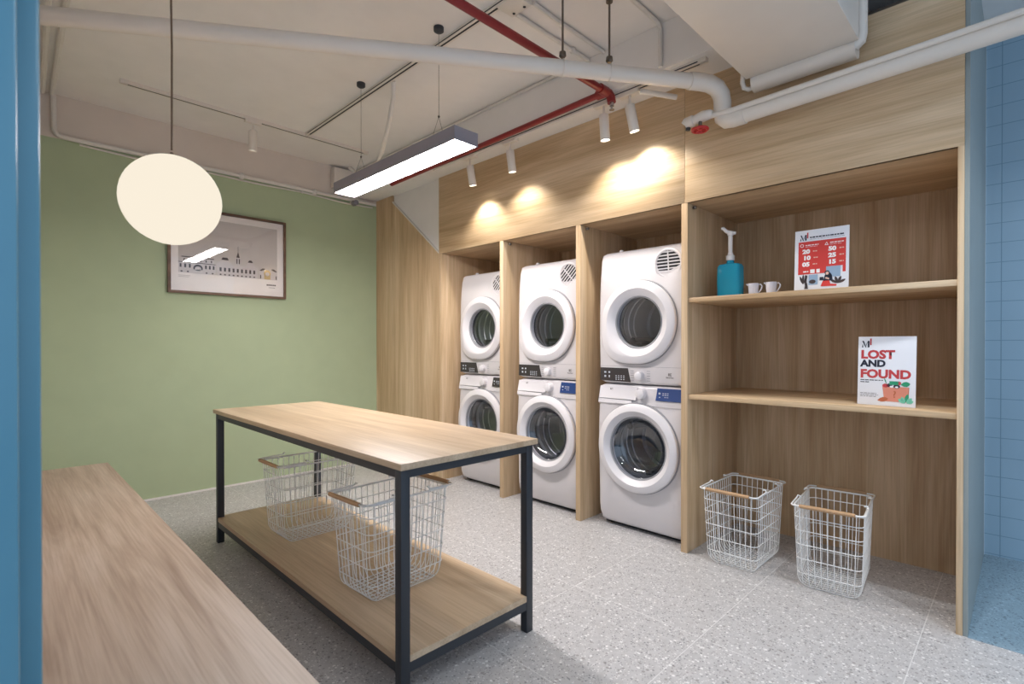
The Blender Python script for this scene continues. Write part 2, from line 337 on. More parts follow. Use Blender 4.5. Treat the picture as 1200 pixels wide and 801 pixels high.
def washer(label, loc, navy):
    t = thing('washing_machine', label, 'washing machine', loc, 0, 'front loading washing machines')
    H, zc = .886, .513
    prof = lambda z: (.0 if z > .16 else .035 * ((.16 - z) / .16) ** 2) + (0 if z < .77 else (z - .77) * .12) - .012 * math.exp(-((z - .55) / .2) ** 2)
    cabinet_body(.022, H, zc, .205, prof).build('body', 'enamel', t)
    for x in (.09, .5):
        for y in (-.23, .23): MB().lathe([(0, .022), (.03, .022)], (x, y, 0), 'Z', 12, True, True).build('foot', 'seam', t)
    MB().box(.07, .56, -W2 + .01, W2 - .01, .004, .022).build('gap_shade', 'seam', t)  # dark slab standing in for the shade in the gap under the machine
    px = -.012
    dr = MB().lathe([(px + .004, .262), (px - .016, .264), (px - .021, .262), (px - .024, .258), (px - .031, .226), (px - .032, .221), (px - .029, .217), (px - .010, .192), (px - .004, .188), (px + .03, .185)], (0, 0, zc), 'X', 72).build('door', 'enamel2', t)
    MB().lathe([(px + .012, .269), (px - .0035, .269), (px - .0035, .2605)], (0, 0, zc), 'X', 72).build('door_gap', 'greypl', dr)
    MB().lathe([(px - .003, .189), (px - .006, .186), (px - .003, .180), (px + .01, .178)], (0, 0, zc), 'X', 72).build('door_bezel', 'greypl', dr)
    MB().lathe([(px + .0, .181), (.012, .168), (.04, .145), (.055, .11), (.062, .06), (.064, .01)], (0, 0, zc), 'X', 56, False, True).build('door_glass', 'tubeglass', dr)
    MB().lathe([(.02, .20), (.05, .19), (.06, .17), (.08, .175), (.10, .19)], (0, 0, zc), 'X', 48).build('gasket', 'rubber', t)
    drum(t, zc, .19, .36, .6)
    # control panel: detergent drawer, knob, display
    fx = lambda z: prof(z)
    d = MB()
    d.loft([[(fx(.872) - .001, .278, .872), (fx(.872) - .001, .012, .872), (fx(.79) - .004, .012, .795), (fx(.79) - .004, .278, .795)],
            [(fx(.872) - .004, .276, .870), (fx(.872) - .004, .014, .870), (fx(.79) - .010, .014, .797), (fx(.79) - .010, .276, .797)]])
    dw = d.build('drawer', 'enamel2', t)
    MB().loft([[(fx(.79) - .010, .278, .794), (fx(.79) - .010, .04, .790), (fx(.76) - .009, .04, .772), (fx(.76) - .009, .278, .768)],
               [(fx(.79) + .01, .278, .792), (fx(.79) + .01, .04, .788), (fx(.76) + .01, .06, .764), (fx(.76) + .01, .278, .752)]]).build('drawer_handle', 'enamel2', dw)
    MB().box(fx(.78) - .0035, fx(.78) + .002, .05, .275, .783, .794).build('drawer_gap', 'greypl', dw)
    logo(t, .19, .845, fx(.85) - .0065)
    MB().lathe([(-.034, .024), (-.032, .028), (-.004, .031), (.006, .034)], (fx(.835), -.02, .835), 'X', 32, True).build('knob', 'enamel2', t)
    s = MB()
    s.loft([[(fx(.876) - .0015, -.118, .874), (fx(.876) - .0015, -.272, .874), (fx(.80) - .0015, -.272, .802), (fx(.80) - .0015, -.112, .802)],
            [(fx(.876) - .004, -.119, .873), (fx(.876) - .004, -.271, .873), (fx(.80) - .004, -.271, .803), (fx(.80) - .004, -.113, .803)]])
    ds = s.build('display', 'panel_navy' if navy else 'panel_dark', t)
    ic = MB()
    for i, (yy, zz, ww, hh) in enumerate(((-.135, .842, .012, .016), (-.137, .822, .008, .008), (-.158, .846, .010, .004), (-.172, .846, .010, .004), (-.186, .846, .010, .004), (-.158, .836, .010, .004), (-.172, .836, .010, .004), (-.186, .836, .010, .004), (-.172, .824, .010, .004), (-.186, .824, .010, .004))):
        if i == 2: ic.build('display_icon', 'print_light', ds); ic = MB()
        x = fx(zz) - .0045; ic.box(x, x + .001, yy - ww / 2, yy + ww / 2, zz - hh / 2, zz + hh / 2)
    ic.build('display_icon', 'print_light', ds)
    MB().box(fx(.768) - .0012, fx(.768) + .002, -.282, .0, .766, .7675).build('panel_seam', 'greypl', t)
    return t
def dryer(label, loc, tilt):
    t = thing('tumble_dryer', label, 'tumble dryer', loc, 0, 'tumble dryers stacked on the washers')
    H, zc = .815, .372          # local heights above the washer's top
    prof = lambda z: (0 if z < .55 else .022 * ((z - .55) / .26) ** 2) - .006 * math.exp(-((z - .35) / .2) ** 2)
    cabinet_body(.004, H, zc, .175, prof).build('body', 'enamel', t)
    px = -.006
    def mod(tt, r):
        c, s_ = math.cos(tt), math.sin(tt)
        if c > 0 and s_ < 0 and r > .2:          # the grip corner low on the hinge-free side
            return (abs(c) ** 3.2 + abs(s_) ** 3.2) ** (-1 / 3.2)
        return 1
    dr = MB().lathe([(px + .004, .244), (px - .018, .247), (px - .023, .245), (px - .026, .241), (px - .035, .206), (px - .036, .201), (px - .033, .196), (px - .008, .160), (px - .002, .155), (px + .03, .152)], (0, 0, zc), 'X', 72, mod=mod).build('door', 'enamel2', t)
    MB().lathe([(px + .012, .253), (px - .004, .250), (px - .004, .243)], (0, 0, zc), 'X', 72, mod=mod).build('door_gap', 'greypl', dr)
    MB().lathe([(px - .004, .157), (px - .008, .153), (px - .004, .148), (px + .01, .146)], (0, 0, zc), 'X', 72).build('door_bezel', 'greypl', dr)
    MB().lathe([(px + .0, .149), (.02, .145), (.028, .10), (.03, .01)], (0, 0, zc), 'X', 56, False, True).build('door_glass', 'tubeglass', dr)
    MB().lathe([(.02, .172), (.05, .165), (.06, .152), (.08, .16), (.10, .17)], (0, 0, zc), 'X', 48).build('gasket', 'rubber', t)
    drum(t, zc, .18, .40, 1.4)
    # round vent with louvres
    vy, vz, vr = -.186, .702, .074; x = prof(vz)
    nrm = Matrix.Rotation(-math.atan(.022 * 2 * (vz - .55) / .26 ** 2), 4, 'Y')
    def place(mb, name, mat, par):
        for v in mb.bm.verts: v.co = nrm @ v.co + Vector((x - .001, vy, vz))
        return mb.build(name, mat, par)
    vg = place(MB().lathe([(.004, vr + .012), (-.004, vr + .012), (-.008, vr + .006), (-.007, vr), (.0, vr - .003)], (0, 0, 0), 'X', 40), 'vent', 'enamel2', t)
    place(MB().lathe([(-.001, vr - .002), (-.0012, .002)], (0, 0, 0), 'X', 40, True, True), 'vent_opening', 'seam', vg)
    sl = MB()
    for k in range(-3, 5):
        h = (k - .5) * .0185; hw = math.sqrt(max(vr ** 2 - h * h, 0)) - .001
        ca, sa = math.cos(tilt), math.sin(tilt)
        q = lambda a, b_: (-.005, a * ca - b_ * sa, a * sa + b_ * ca)
        q2 = lambda a, b_: (-.001, a * ca - b_ * sa, a * sa + b_ * ca)
        sl.loft([[q(-hw, h - .0034), q(hw, h - .0034), q(hw, h + .0034), q(-hw, h + .0034)], [q2(-hw, h - .0034), q2(hw, h - .0034), q2(hw, h + .0034), q2(-hw, h + .0034)]])
    ca, sa = math.cos(tilt), math.sin(tilt)
    sl.loft([[(-.0055, a * ca - b_ * sa, a * sa + b_ * ca) for a, b_ in ((-.003, -vr + .003), (.003, -vr + .003), (.003, vr - .003), (-.003, vr - .003))], [(-.001, a * ca - b_ * sa, a * sa + b_ * ca) for a, b_ in ((-.003, -vr + .003), (.003, -vr + .003), (.003, vr - .003), (-.003, vr - .003))]])
    place(sl, 'vent_louvre', 'enamel2', vg)
    # controls along the bottom
    x = prof(.06) - .001
    dp = MB().prism([(.272, .018), (.055, .014), (.075, .098), (.272, .098)], lambda a, b_, tt: (tt, a, b_), x - .003, x + .002).build('display', 'panel_dark', t)
    ic = MB()
    for q, (yy, zz, ww, hh) in enumerate(((.235, .07, .014, .010), (.235, .045, .012, .012), (.205, .07, .012, .010), (.205, .045, .008, .014)) + tuple((.155 - .018 * i, .05 - .011 * j, .010, .004) for i in range(4) for j in range(3))):
        if q == 4: ic.build('display_icon', 'print_light', dp); ic = MB()
        ic.box(x - .0042, x - .0028, yy - ww / 2, yy + ww / 2, zz - hh / 2, zz + hh / 2)
    ic.build('display_icon', 'print_light', dp)
    MB().lathe([(-.030, .020), (-.028, .023), (-.004, .026), (.003, .028)], (x, -.01, .056), 'X', 28, True).build('knob', 'enamel2', t)
    for s_ in (-1, 1):
        mk = MB()
        for k in range(5): mk.box(x - .0014, x, -.01 + s_ * .055 - .011, -.01 + s_ * .055 + .011, .026 + k * .014, .0285 + k * .014)
        mk.build('dial_print', 'greypl', t)
    logo(t, -.20, .062, x - .0015)
    MB().box(x - .0008, x + .003, -.28, .28, .108, .1095).build('panel_seam', 'greypl', t)
    h = MB()
    h.lathe([(0, .014), (.02, .014), (.024, .010)], (.11, .19, H - .001), 'Z', 16, False, True)
    h.build('top_cap', 'enamel2', t)
    MB().tube([(.30, .05, H + .012), (.30, -.27, H + .012)], .012, 10).build('top_rail', 'greypl', t)
    return t
mach = [('left', 2.725, 3.046), ('middle', 2.690, 2.336), ('right', 2.690, 1.6205)]
WL = ['white washing machine in the left bay, farthest from the shelves, partly behind the oak divider',
      'white washing machine in the middle bay, half hidden by the black table leg',
      'white washing machine in the right bay, beside the open shelves']
DL = ['white tumble dryer stacked in the left bay, its round vent cut off by the divider',
      'white tumble dryer stacked in the middle bay with slanted vent louvres',
      'white tumble dryer stacked in the right bay with level vent louvres, beside the shelves']
for i, (nm, x, y) in enumerate(mach):
    washer(WL[i], (x, y, 0), i > 0)
    dryer(DL[i], (x + .004, y, .8865), 0 if i == 2 else R(-42))

# ------------------------------------------------------------------ folding table
tx0, tx1, ty0, ty1, tz = .885, 1.489, 1.368, 3.268, .757
tb = thing('folding_table', 'oak topped work table with black steel frame and low shelf holding two baskets', 'table', ((tx0 + tx1) / 2, (ty0 + ty1) / 2, 0))
MB().box(tx0 - .012, tx1 + .008, ty0 - .020, ty1 + .012, tz - .021, tz, .0012).build('tabletop', 'table', tb, True)
L = .034
for x in (tx0, tx1 - L):
    for y in (ty0, ty1 - L): MB().box(x, x + L, y, y + L, 0, tz - .0215, .0015).build('leg', 'black', tb, True)
for (z0, z1, nm) in ((tz - .052, tz - .0215, 'top_rail'), (.090, .122, 'shelf_rail')):
    for x in (tx0, tx1 - L): MB().box(x + .002, x + L - .002, ty0 + L, ty1 - L, z0, z1).build(nm, 'black', tb, True)
    for y in (ty0, ty1 - L): MB().box(tx0 + L, tx1 - L, y + .002, y + L - .002, z0, z1).build(nm, 'black', tb, True)
pl = [(tx0 + .001, ty0 + L), (tx0 + L, ty0 + L), (tx0 + L, ty0 + .001), (tx1 - L, ty0 + .001), (tx1 - L, ty0 + L), (tx1 - .001, ty0 + L), (tx1 - .001, ty1 - L), (tx1 - L, ty1 - L), (tx1 - L, ty1 - .001), (tx0 + L, ty1 - .001), (tx0 + L, ty1 - L), (tx0 + .001, ty1 - L)]
MB().prism(pl, lambda a, b_, t: (a, b_, t), .1225, .144).build('lower_shelf', 'table', tb, True)

# ------------------------------------------------------------------ bench
bn = thing('bench', 'long low pale oak bench along the left wall beside the blue door frame', 'bench', (.25, 2.4, 0))
MB().box(.050, .452, .70, 3.73, .42, .45, .0015).build('seat', 'bench', bn, True)
MB().box(.40, .418, .73, 3.69, .0, .42).build('front_panel', 'bench', bn, True)
for y in (.73, 3.672): MB().box(.055, .40, y, y + .018, 0, .42).build('end_panel', 'bench', bn, True)

# ------------------------------------------------------------------ wire baskets
BH = .382
def basket(label, loc, rz, group):
    t = thing('wire_basket', label, 'basket', loc, rz, group)
    tX, tY, bX, bY = .20, .136, .172, .124
    hx = lambda z: bX + (tX - bX) * z / BH
    hy = lambda z: bY + (tY - bY) * z / BH
    r = .0019; rc = .045
    def loop(z, rad, mb, n=6):
        a, c = hx(z), hy(z); k = .03; pts = []
        for (cx, cy, t0) in ((a - k, c - k, 0), (-a + k, c - k, PI / 2), (-a + k, -c + k, PI), (a - k, -c + k, 1.5 * PI)):
            for i in range(5):
                th = t0 + PI / 2 * i / 4; pts.append((cx + k * math.cos(th), cy + k * math.sin(th), z))
        mb.tube(pts, rad, n, True)
    mb = MB()
    for z in (.070, .138, .205, .270, .332): loop(z, r * 1.15, mb)
    def u_wire(f0, half_top, half_bot, horiz):
        pts = [(half_top, BH)] + [(half_bot + (half_top - half_bot) * z / BH, z) for z in (.25, rc)]
        pts += [(half_bot - rc + rc * math.cos(q), rc - rc * math.sin(q)) for q in (.4, .8, 1.2, 1.5)]
        pts += [(-a, z) for a, z in pts[::-1]]
        mb.tube([horiz(a, z + r) for a, z in pts], r, 5)
    for i in range(9):
        f = -1 + 2 * (i + .5) / 9
        u_wire(f, tX, bX, lambda a, z, f=f: (a, f * (hy(z) - .012), z))
    for i in range(13):
        f = -1 + 2 * (i + .5) / 13
        u_wire(f, tY, bY, lambda a, z, f=f: (f * (hx(z) - .015), a, z))
    mb.build('wire_cage', 'wire', t)
    rm = MB(); loop(BH, .0042, rm, 8); rm.build('rim', 'wire', t)
    for s in (-1, 1):
        h = MB(); z = BH + .006; yy = tY + .006; k = .02
        pts = [(s * .085, -yy + .016, z + .012), (s * .080, -yy + .004, z + .014), (s * .088, -yy, z + .004)] + [(s * .20, -yy, z)]
        pts += [(s * (.197 + k * math.sin(q)), -yy + k * (1 - math.cos(q)), z) for q in (.5, 1.0, 1.57)]
        pts = pts + [(a, -b_, c) for a, b_, c in pts[::-1]]
        h.tube(pts, .0036, 7)
        hd = h.build('handle', 'wire', t)
        MB().lathe([(-.108, .004), (-.106, .0085), (-.05, .0092), (.05, .0092), (.106, .0085), (.108, .004)], (s * .217, 0, z), 'Y', 14, True, True).build('grip', 'grip', hd)
    return t
b0 = basket('white wire basket on the floor under the shelves, left one, beside the oak divider', (2.777, 1.045, .0005), 0, 'wire laundry baskets')
def bcopy(label, loc, rz):
    c = copy_tree(b0); c.location = loc; c.rotation_euler = (0, 0, rz); c['label'] = label; return c
bcopy('white wire basket on the floor under the shelves, right one, nearer the blue alcove', (2.812, .638, .0005), R(5))
bcopy('wire basket on the table shelf just behind the nearest black table leg', (1.155, 1.855, .1445), R(3))
bcopy('wire basket on the table shelf at the far end, nearer the green wall', (1.175, 2.68, .1445), R(1.5))

# ------------------------------------------------------------------ things on the shelves
bt = thing('sanitizer_bottle', 'clear bottle of blue liquid with tall white pump on the upper shelf', 'bottle', (2.80, 1.126, 1.3785))
def rrect(hx, hy, z, k, n=5):
    out = []
    for cx, cy, t0 in ((hx - k, hy - k, 0), (-hx + k, hy - k, PI / 2), (-hx + k, -hy + k, PI), (hx - k, -hy + k, 1.5 * PI)):
        for i in range(n + 1):
            th = t0 + PI / 2 * i / n; out.append((cx + k * math.cos(th), cy + k * math.sin(th), z))
    return out
MB().loft([rrect(.036, .056, 0, .018), rrect(.041, .061, .006, .02), rrect(.042, .062, .09, .02), rrect(.041, .061, .165, .02), rrect(.036, .054, .178, .02), rrect(.018, .020, .186, .016), rrect(.016, .016, .205, .0155)]).build('body', 'teal', bt)
MB().lathe([(.200, .019), (.203, .022), (.226, .022), (.230, .015), (.242, .013)], (0, 0, 0), 'Z', 24, True, True).build('collar', 'pump', bt)
MB().lathe([(.240, .0105), (.335, .0115), (.337, .016), (.352, .016)], (0, 0, 0), 'Z', 20, True, True).build('pump_stem', 'pump', bt)
MB().tube([(.012, -.024, .347), (0, 0, .350), (-.010, .018, .358), (-.018, .032, .376), (-.022, .040, .374)], [.008, .011, .010, .009, .008], 10).build('pump_nozzle', 'pump', bt)
def cup(label, y):
    t = thing('measuring_cup', label, 'cup', (2.80, y, 1.3785), 0, 'white measuring cups')
    MB().lathe([(0, .001), (0, .020), (.002, .0215), (.064, .0265), (.066, .0268), (.064, .0250), (.004, .0200), (.004, .001)], (0, 0, 0), 'Z', 28, True, True).build('cup_body', 'cup', t)
    MB().tube([(0, -.025, .058), (0, -.036, .060), (0, -.043, .050), (0, -.040, .036), (0, -.030, .022), (0, -.022, .016)], .0032, 8).build('handle', 'cup', t)
    MB().prism([(-.010, .056), (.010, .056), (.012, .066), (-.012, .066)], lambda a, b_, q: (a, .0255 + q * (1 if b_ > .06 else .2), b_), 0, .009).build('spout', 'cup', t)
    return t
cup('small white measuring cup on the upper shelf, the one nearer the blue bottle', 1.006)
cup('small white measuring cup on the upper shelf, the one nearer the red price card', .918)

RT, UP = (0, -1, 0), (0, 0, 1)
def card(name, label, loc, rz, lean, wd, ht):
    t = thing(name, label, 'sign', loc, rz); t.rotation_euler = (0, lean, rz)
    MB().box(0, .004, -wd / 2, wd / 2, 0, ht, .0006).build('card', 'paper', t)
    return t
def fn2(d, k=0): return lambda a, b_: (-.0006 - .0003 * k, -a, b_)   # poster coordinates: a to the right of centre, b up
def shape(par, name, mat, polys, k=0):
    if name == 'drawing':
        for p in polys: MB().flat(p, fn2(0, k)).build(name, mat, par)
        return
    mb = MB()
    for p in polys: mb.flat(p, fn2(0, k))
    return mb.build(name, mat, par)
def rect(a0, a1, b0_, b1): return [(a0, b0_), (a1, b0_), (a1, b1), (a0, b1)]
def disc(a, b_, r, sy=1, n=20): return [(a + r * math.cos(2 * PI * i / n), b_ + r * sy * math.sin(2 * PI * i / n)) for i in range(n)]
def leaf(a, b_, ang, ln, wd):
    ca, sa = math.cos(ang), math.sin(ang); out = []
    for u, v in ((0, 0), (.3, .8), (.6, 1), (.85, .6), (1, 0), (.85, -.6), (.6, -1), (.3, -.8)):
        x, y = u * ln, v * wd / 2; out.append((a + x * ca - y * sa, b_ + x * sa + y * ca))
    return out
def words(par, s, size, mat, a, b_, bold=0, sx=1, k=1, align='LEFT'):
    return text(s, size, mat, par, (-.0006 - .0003 * k, -a, b_), RT, UP, 'lettering', bold, sx, align)
def bars(a, b_, ln, h, rng):
    out = []; x = a
    while x < a + ln - .002:
        q = rng.uniform(.006, .016); q = min(q, a + ln - x); out.append(rect(x, x + q, b_, b_ + h)); x += q + .0025
    return out
rng = random.Random(3)
def m_logo(par, a, b_, s):
    shape(par, 'emblem', 'ink', [[(a, b_), (a + .006 * s, b_), (a + .005 * s, b_ + .014 * s), (a + .003 * s, b_ + .016 * s)], [(a + .001 * s, b_ + .034 * s), (a + .008 * s, b_ + .034 * s), (a + .020 * s, b_), (a + .016 * s, b_)], rect(a + .026 * s, a + .034 * s, b_, b_ + .034 * s), [(a + .019 * s, b_ + .006 * s), (a + .018 * s, b_ + .012 * s), (a + .026 * s, b_ + .032 * s), (a + .028 * s, b_ + .034 * s)]], 1)
    shape(par, 'emblem', 'pinkprint', [rect(a + .036 * s, a + .043 * s, b_ + .012 * s, b_ + .046 * s)], 1)
# upper card: red price list
c1 = card('price_card', 'white and red price card with numbers leaning on the upper shelf', (2.735, .680, 1.3787), R(2), R(4), .224, .296)
m_logo(c1, -.090, .246, .82)
shape(c1, 'small_print', 'ink', bars(-.048, .256, .142, .006, rng), 1)
shape(c1, 'small_print', 'greypl', bars(-.048, .249, .142, .0018, rng), 1)
shape(c1, 'red_panel', 'redprint', [[(-.096, .082), (.045, .082), (.045, .112), (.088, .112), (.088, .082), (.100, .082), (.100, .240), (-.096, .240)]], 1)
shape(c1, 'panel_icon', 'whiteprint', [disc(-.081, .222, .008), [(.014, .214), (.030, .214), (.022, .230)]], 2)
shape(c1, 'panel_icon', 'redprint', [disc(-.081, .222, .0055), [(.0175, .2165), (.0265, .2165), (.022, .2255)]], 3)
shape(c1, 'small_print', 'whiteprint', bars(-.066, .220, .055, .004, rng) + bars(.036, .222, .055, .004, rng) + bars(-.066, .214, .050, .0014, rng) + bars(.036, .215, .050, .0014, rng), 2)
for a, b_, s in ((-.078, .183, '20'), (-.075, .152, '10'), (-.078, .121, '05'), (.030, .186, '50'), (.030, .155, '25'), (.030, .124, '15')):
    words(c1, s, .027, 'whiteprint', a, b_, .0016, 1.15, 2)
    shape(c1, 'small_print', 'skin', bars(a + .044, b_ + .006, .018, .005, rng), 2)
shape(c1, 'drawing', 'whiteprint', bars(-.074, .092, .022, .006, rng) + [rect(-.044, -.025, .086, .104), rect(-.018, -.004, .086, .104)], 2)
shape(c1, 'drawing', 'bluep', [rect(.022, .080, .062, .112), rect(-.050, -.012, .03, .078)], 2)
shape(c1, 'drawing', 'artdark', [leaf(-.074, .035, 1.9, .042, .010), leaf(-.074, .035, 1.55, .048, .010), leaf(-.072, .035, 1.2, .045, .010), rect(-.066, -.058, .03, .078), [(-.068, .012), (-.052, .012), (-.056, .04), (-.063, .04)], disc(-.034, .045, .014, .7)] + [leaf(.070, .03, q, .035, .012) for q in (.5, 1.2, 1.9, 2.6)], 3)
shape(c1, 'drawing', 'ink', [disc(.026, .083, .010), [(.010, .044), (.050, .044), (.046, .070), (.032, .078), (.018, .074)], rect(-.004, .012, .048, .064), leaf(.030, .088, -1.2, .035, .016)], 4)
shape(c1, 'drawing', 'skin', [disc(.027, .080, .0065, 1.15), [(.018, .056), (.034, .050), (.036, .056), (.022, .062)]], 5)
shape(c1, 'drawing', 'redprint', [[(.000, .020), (.064, .018), (.066, .026), (.040, .030), (.036, .046), (.010, .046)]], 4)
# lower card: lost and found
c2 = card('lost_and_found_card', 'white card reading LOST AND FOUND leaning on the lower shelf', (2.730, .428, .8587), R(-6), R(3), .212, .302)
m_logo(c2, -.092, .254, .86)
words(c2, 'LOST', .050, 'pinkprint', -.095, .206, .0023, 1.06)
words(c2, 'AND', .040, 'ink', -.095, .170, .0020, 1.06)
words(c2, 'FOUND', .050, 'pinkprint', -.096, .121, .0023, 1.05)
shape(c2, 'small_print', 'ink', bars(-.095, .108, .085, .0035, rng) + bars(-.095, .099, .036, .0035, rng), 1)
shape(c2, 'small_print', 'greypl', bars(-.095, .050, .062, .0028, rng) + bars(-.095, .043, .068, .0028, rng) + bars(-.095, .036, .060, .0028, rng), 1)
shape(c2, 'drawing', 'peach', [[(-.004, .020), (.078, .020), (.082, .084), (-.012, .086)]], 1)
shape(c2, 'drawing', 'peach2', [leaf(-.030, .022, .25, .042, .020), [(.078, .020), (.082, .084), (.084, .084), (.082, .022)]], 2)
shape(c2, 'drawing', 'pinkprint', [disc(.000, .088, .012, .7), disc(.048, .100, .008)], 2)
shape(c2, 'drawing', 'ink', [disc(.014, .090, .010, .8), disc(.040, .086, .012, .7)], 2)
shape(c2, 'drawing', 'greenp', [rect(.014, .046, .092, .108), leaf(.054, .094, .15, .034, .022), leaf(.070, .018, 1.3, .040, .014), leaf(.004, .094, 1.9, .030, .004)], 3)
shape(c2, 'drawing', 'whiteprint', [disc(.022, .084, .007, .6), disc(.040, .083, .006, .6)], 4)
shape(c2, 'drawing', 'mint', [leaf(.070, .016, 2.5, .030, .016), leaf(.070, .016, 2.0, .030, .014), leaf(.075, .016, .9, .030, .016), leaf(.078, .016, .5, .024, .014)], 4)
words(c2, '?', .040, 'peach2', .026, .038, .0006, 1, 3)

# ------------------------------------------------------------------ framed print on the green wall
fx0, fx1, fz0, fz1 = .895, 1.748, 1.515, 2.165
ar = thing('framed_picture', 'dark framed print of a long pale building hung on the green wall', 'picture', ((fx0 + fx1) / 2, YG - .001, fz0))
AW, AH = fx1 - fx0, fz1 - fz0
fr = MB(); hw = AW / 2; t_ = .018
fr.box(-hw, hw, -.03, 0, 0, t_).box(-hw, hw, -.03, 0, AH - t_, AH).box(-hw, -hw + t_, -.03, 0, t_, AH - t_).box(hw - t_, hw, -.03, 0, t_, AH - t_)
fr.build('frame', 'frame', ar)
MB().box(-hw + t_, hw - t_, -.012, -.002, t_, AH - t_).build('print', 'artpaper', ar)
MB().box(-hw + t_, hw - t_, -.0185, -.0175, t_, AH - t_).build('glass', 'pane', ar)
def art(name, mat, polys, k):
    mb = MB()
    for p in polys: mb.flat(p, lambda a, b_: (a, -.0123 - .0003 * k, b_))
    return mb.build(name, mat, ar)
g = .05; ax0, ax1 = -hw + t_ + g, hw - t_ - g
art('picture_sky', 'artgrey', [rect(ax0, ax1, .155, AH - t_ - g)], 0)
def wins(x0, x1, n, b0_, h, ww): return [rect(x0 + (x1 - x0) * (i + .5) / n - ww / 2, x0 + (x1 - x0) * (i + .5) / n + ww / 2, b0_, b0_ + h) for i in range(n)]
art('picture_building', 'artmid', [rect(ax0, ax0 + .25, .155, .235), rect(ax0 + .02, ax0 + .24, .235, .275), rect(ax0 + .26, ax0 + .56, .155, .245), [(ax0 + .26, .245), (ax0 + .30, .285), (ax0 + .34, .285), (ax0 + .37, .25)], rect(ax0 + .395, ax0 + .43, .245, .31), [(ax0 + .47, .245), (ax0 + .49, .285), (ax0 + .52, .285), (ax0 + .55, .245)], rect(ax0 + .575, ax1, .155, .225)], 1)
art('picture_detail', 'artdark', wins(ax0 + .02, ax0 + .24, 6, .245, .018, .008) + wins(ax0 + .0, ax0 + .09, 3, .195, .028, .012) + wins(ax0 + .17, ax0 + .25, 3, .195, .028, .012) + wins(ax0 + .27, ax0 + .55, 9, .190, .030, .014) + wins(ax0 + .27, ax0 + .55, 9, .160, .010, .012) + wins(ax0, ax0 + .25, 6, .160, .010, .012)
    + [rect(ax0 + .02, ax0 + .24, .272, .279), rect(ax0, ax0 + .25, .232, .237), [(ax0 + .29, .28), (ax0 + .30, .30), (ax0 + .335, .30), (ax0 + .345, .28)], [(ax0 + .485, .28), (ax0 + .495, .298), (ax0 + .515, .298), (ax0 + .525, .28)], [(ax0 + .400, .31), (ax0 + .4125, .36), (ax0 + .425, .31)], rect(ax0 + .411, ax0 + .414, .35, .40), rect(ax0 + .400, ax0 + .408, .26, .30), rect(ax0 + .418, ax0 + .426, .26, .30), [(ax0 + .575, .225), (ax0 + .60, .245), (ax0 + .62, .245), (ax0 + .62, .236), (ax0 + .59, .222)], [(ax1, .225), (ax1 - .025, .245), (ax1 - .045, .245), (ax1 - .045, .236), (ax1 - .015, .222)], rect(ax0 + .58, ax0 + .588, .16, .19), rect(ax1 - .012, ax1 - .004, .16, .19), disc(ax0 + .13, .195, .032, .9)], 2)
art('picture_detail', 'artgold', [rect(ax1 - .105, ax1 - .055, .156, .200), disc(ax1 - .08, .205, .028, 1), ], 3)
art('picture_detail', 'artmid', [disc(ax0 + .13, .192, .022, .8), rect(ax0 + .09, ax0 + .17, .155, .185), disc(ax1 - .08, .200, .016, 1)], 4)
art('caption', 'artdark', [rect(ax1 - .085 + i * .0125, ax1 - .085 + i * .0125 + .010, .105, .117) for i in range(6)] + [rect(ax1 - .07, ax1 - .02, .088, .091)], 2)
art('caption', 'artgrey', [rect(ax0, ax0 + .08, .132, .136), rect(ax0, ax0 + .07, .122, .126)], 2)

# ------------------------------------------------------------------ hanging lamps
gl = thing('globe_pendant', 'round white glass globe pendant glowing in front of the green wall', 'lamp', (.410, 1.984, 1.597))
GR = .1440
MB().sphere((0, 0, 0), GR).build('globe', 'globe', gl)
MB().lathe([(GR - .006, .026), (GR + .001, .024), (GR + .004, .008), (GR + .012, .004)], (0, 0, 0), 'Z', 20, False, True).build('cap', 'cord', gl)
MB().tube([(0, 0, GR + .02), (.001, 0, .5), (-.002, .001, .8), (0, 0, ZC - 1.6 - .02)], .0032, 8).build('cord', 'cord', gl)
MB().lathe([(0, .05), (-.022, .05), (-.028, .044)], (0, 0, ZC - 1.6), 'Z', 28, True, True).build('canopy', 'conduit', gl)
def linear(name, label, x, y0, y1, z, mat, wd=.148, bright=None):
    t = thing(name, label, 'lamp', (x, (y0 + y1) / 2, z)); hl = (y1 - y0) / 2; h = .066; hw_ = wd / 2
    mb = MB()
    mb.box(-hw_, -hw_ + .006, -hl, hl, 0, h).box(hw_ - .006, hw_, -hl, hl, 0, h).box(-hw_ + .006, hw_ - .006, -hl, -hl + .006, 0, h).box(-hw_ + .006, hw_ - .006, hl - .006, hl, 0, h).box(-hw_ + .006, hw_ - .006, -hl + .006, hl - .006, h - .004, h)
    mb.build('housing', 'lampgrey', t)
    MB().box(-hw_ + .0065, hw_ - .0065, -hl + .0065, hl - .0065, .004, .010).build('diffuser', mat, t)
    for s in (-1, 1):
        yy = s * (hl - .22)
        MB().lathe([(0, .026), (-.02, .026), (-.026, .018), (-.03, .006)], (0, yy, ZC - z), 'Z', 24, True, True).build('canopy', 'black', t)
        MB().tube([(0, yy, ZC - z - .028), (0, yy, h + .13)], .0012, 6).tube([(0, yy, h + .13), (-.045, yy, h)], .001, 6).tube([(0, yy, h + .13), (.045, yy, h)], .001, 6).sphere((0, yy, h + .13), .006, 1, 10, 8).build('cable', 'steel', t)
    return t
linear('linear_pendant', 'long dark framed linear pendant lamp hanging above the table', 1.618, 1.925, 3.165, 2.105, 'diff')
linear('linear_pendant', 'added linear pendant lamp over the aisle near the doorway, out of view', 1.05, -.95, .15, 2.40, 'diff2')
linear('linear_pendant', 'unseen linear lamp added in the blue alcove beyond the shelves', 3.25, -1.5, -.4, 2.06, 'diff3')

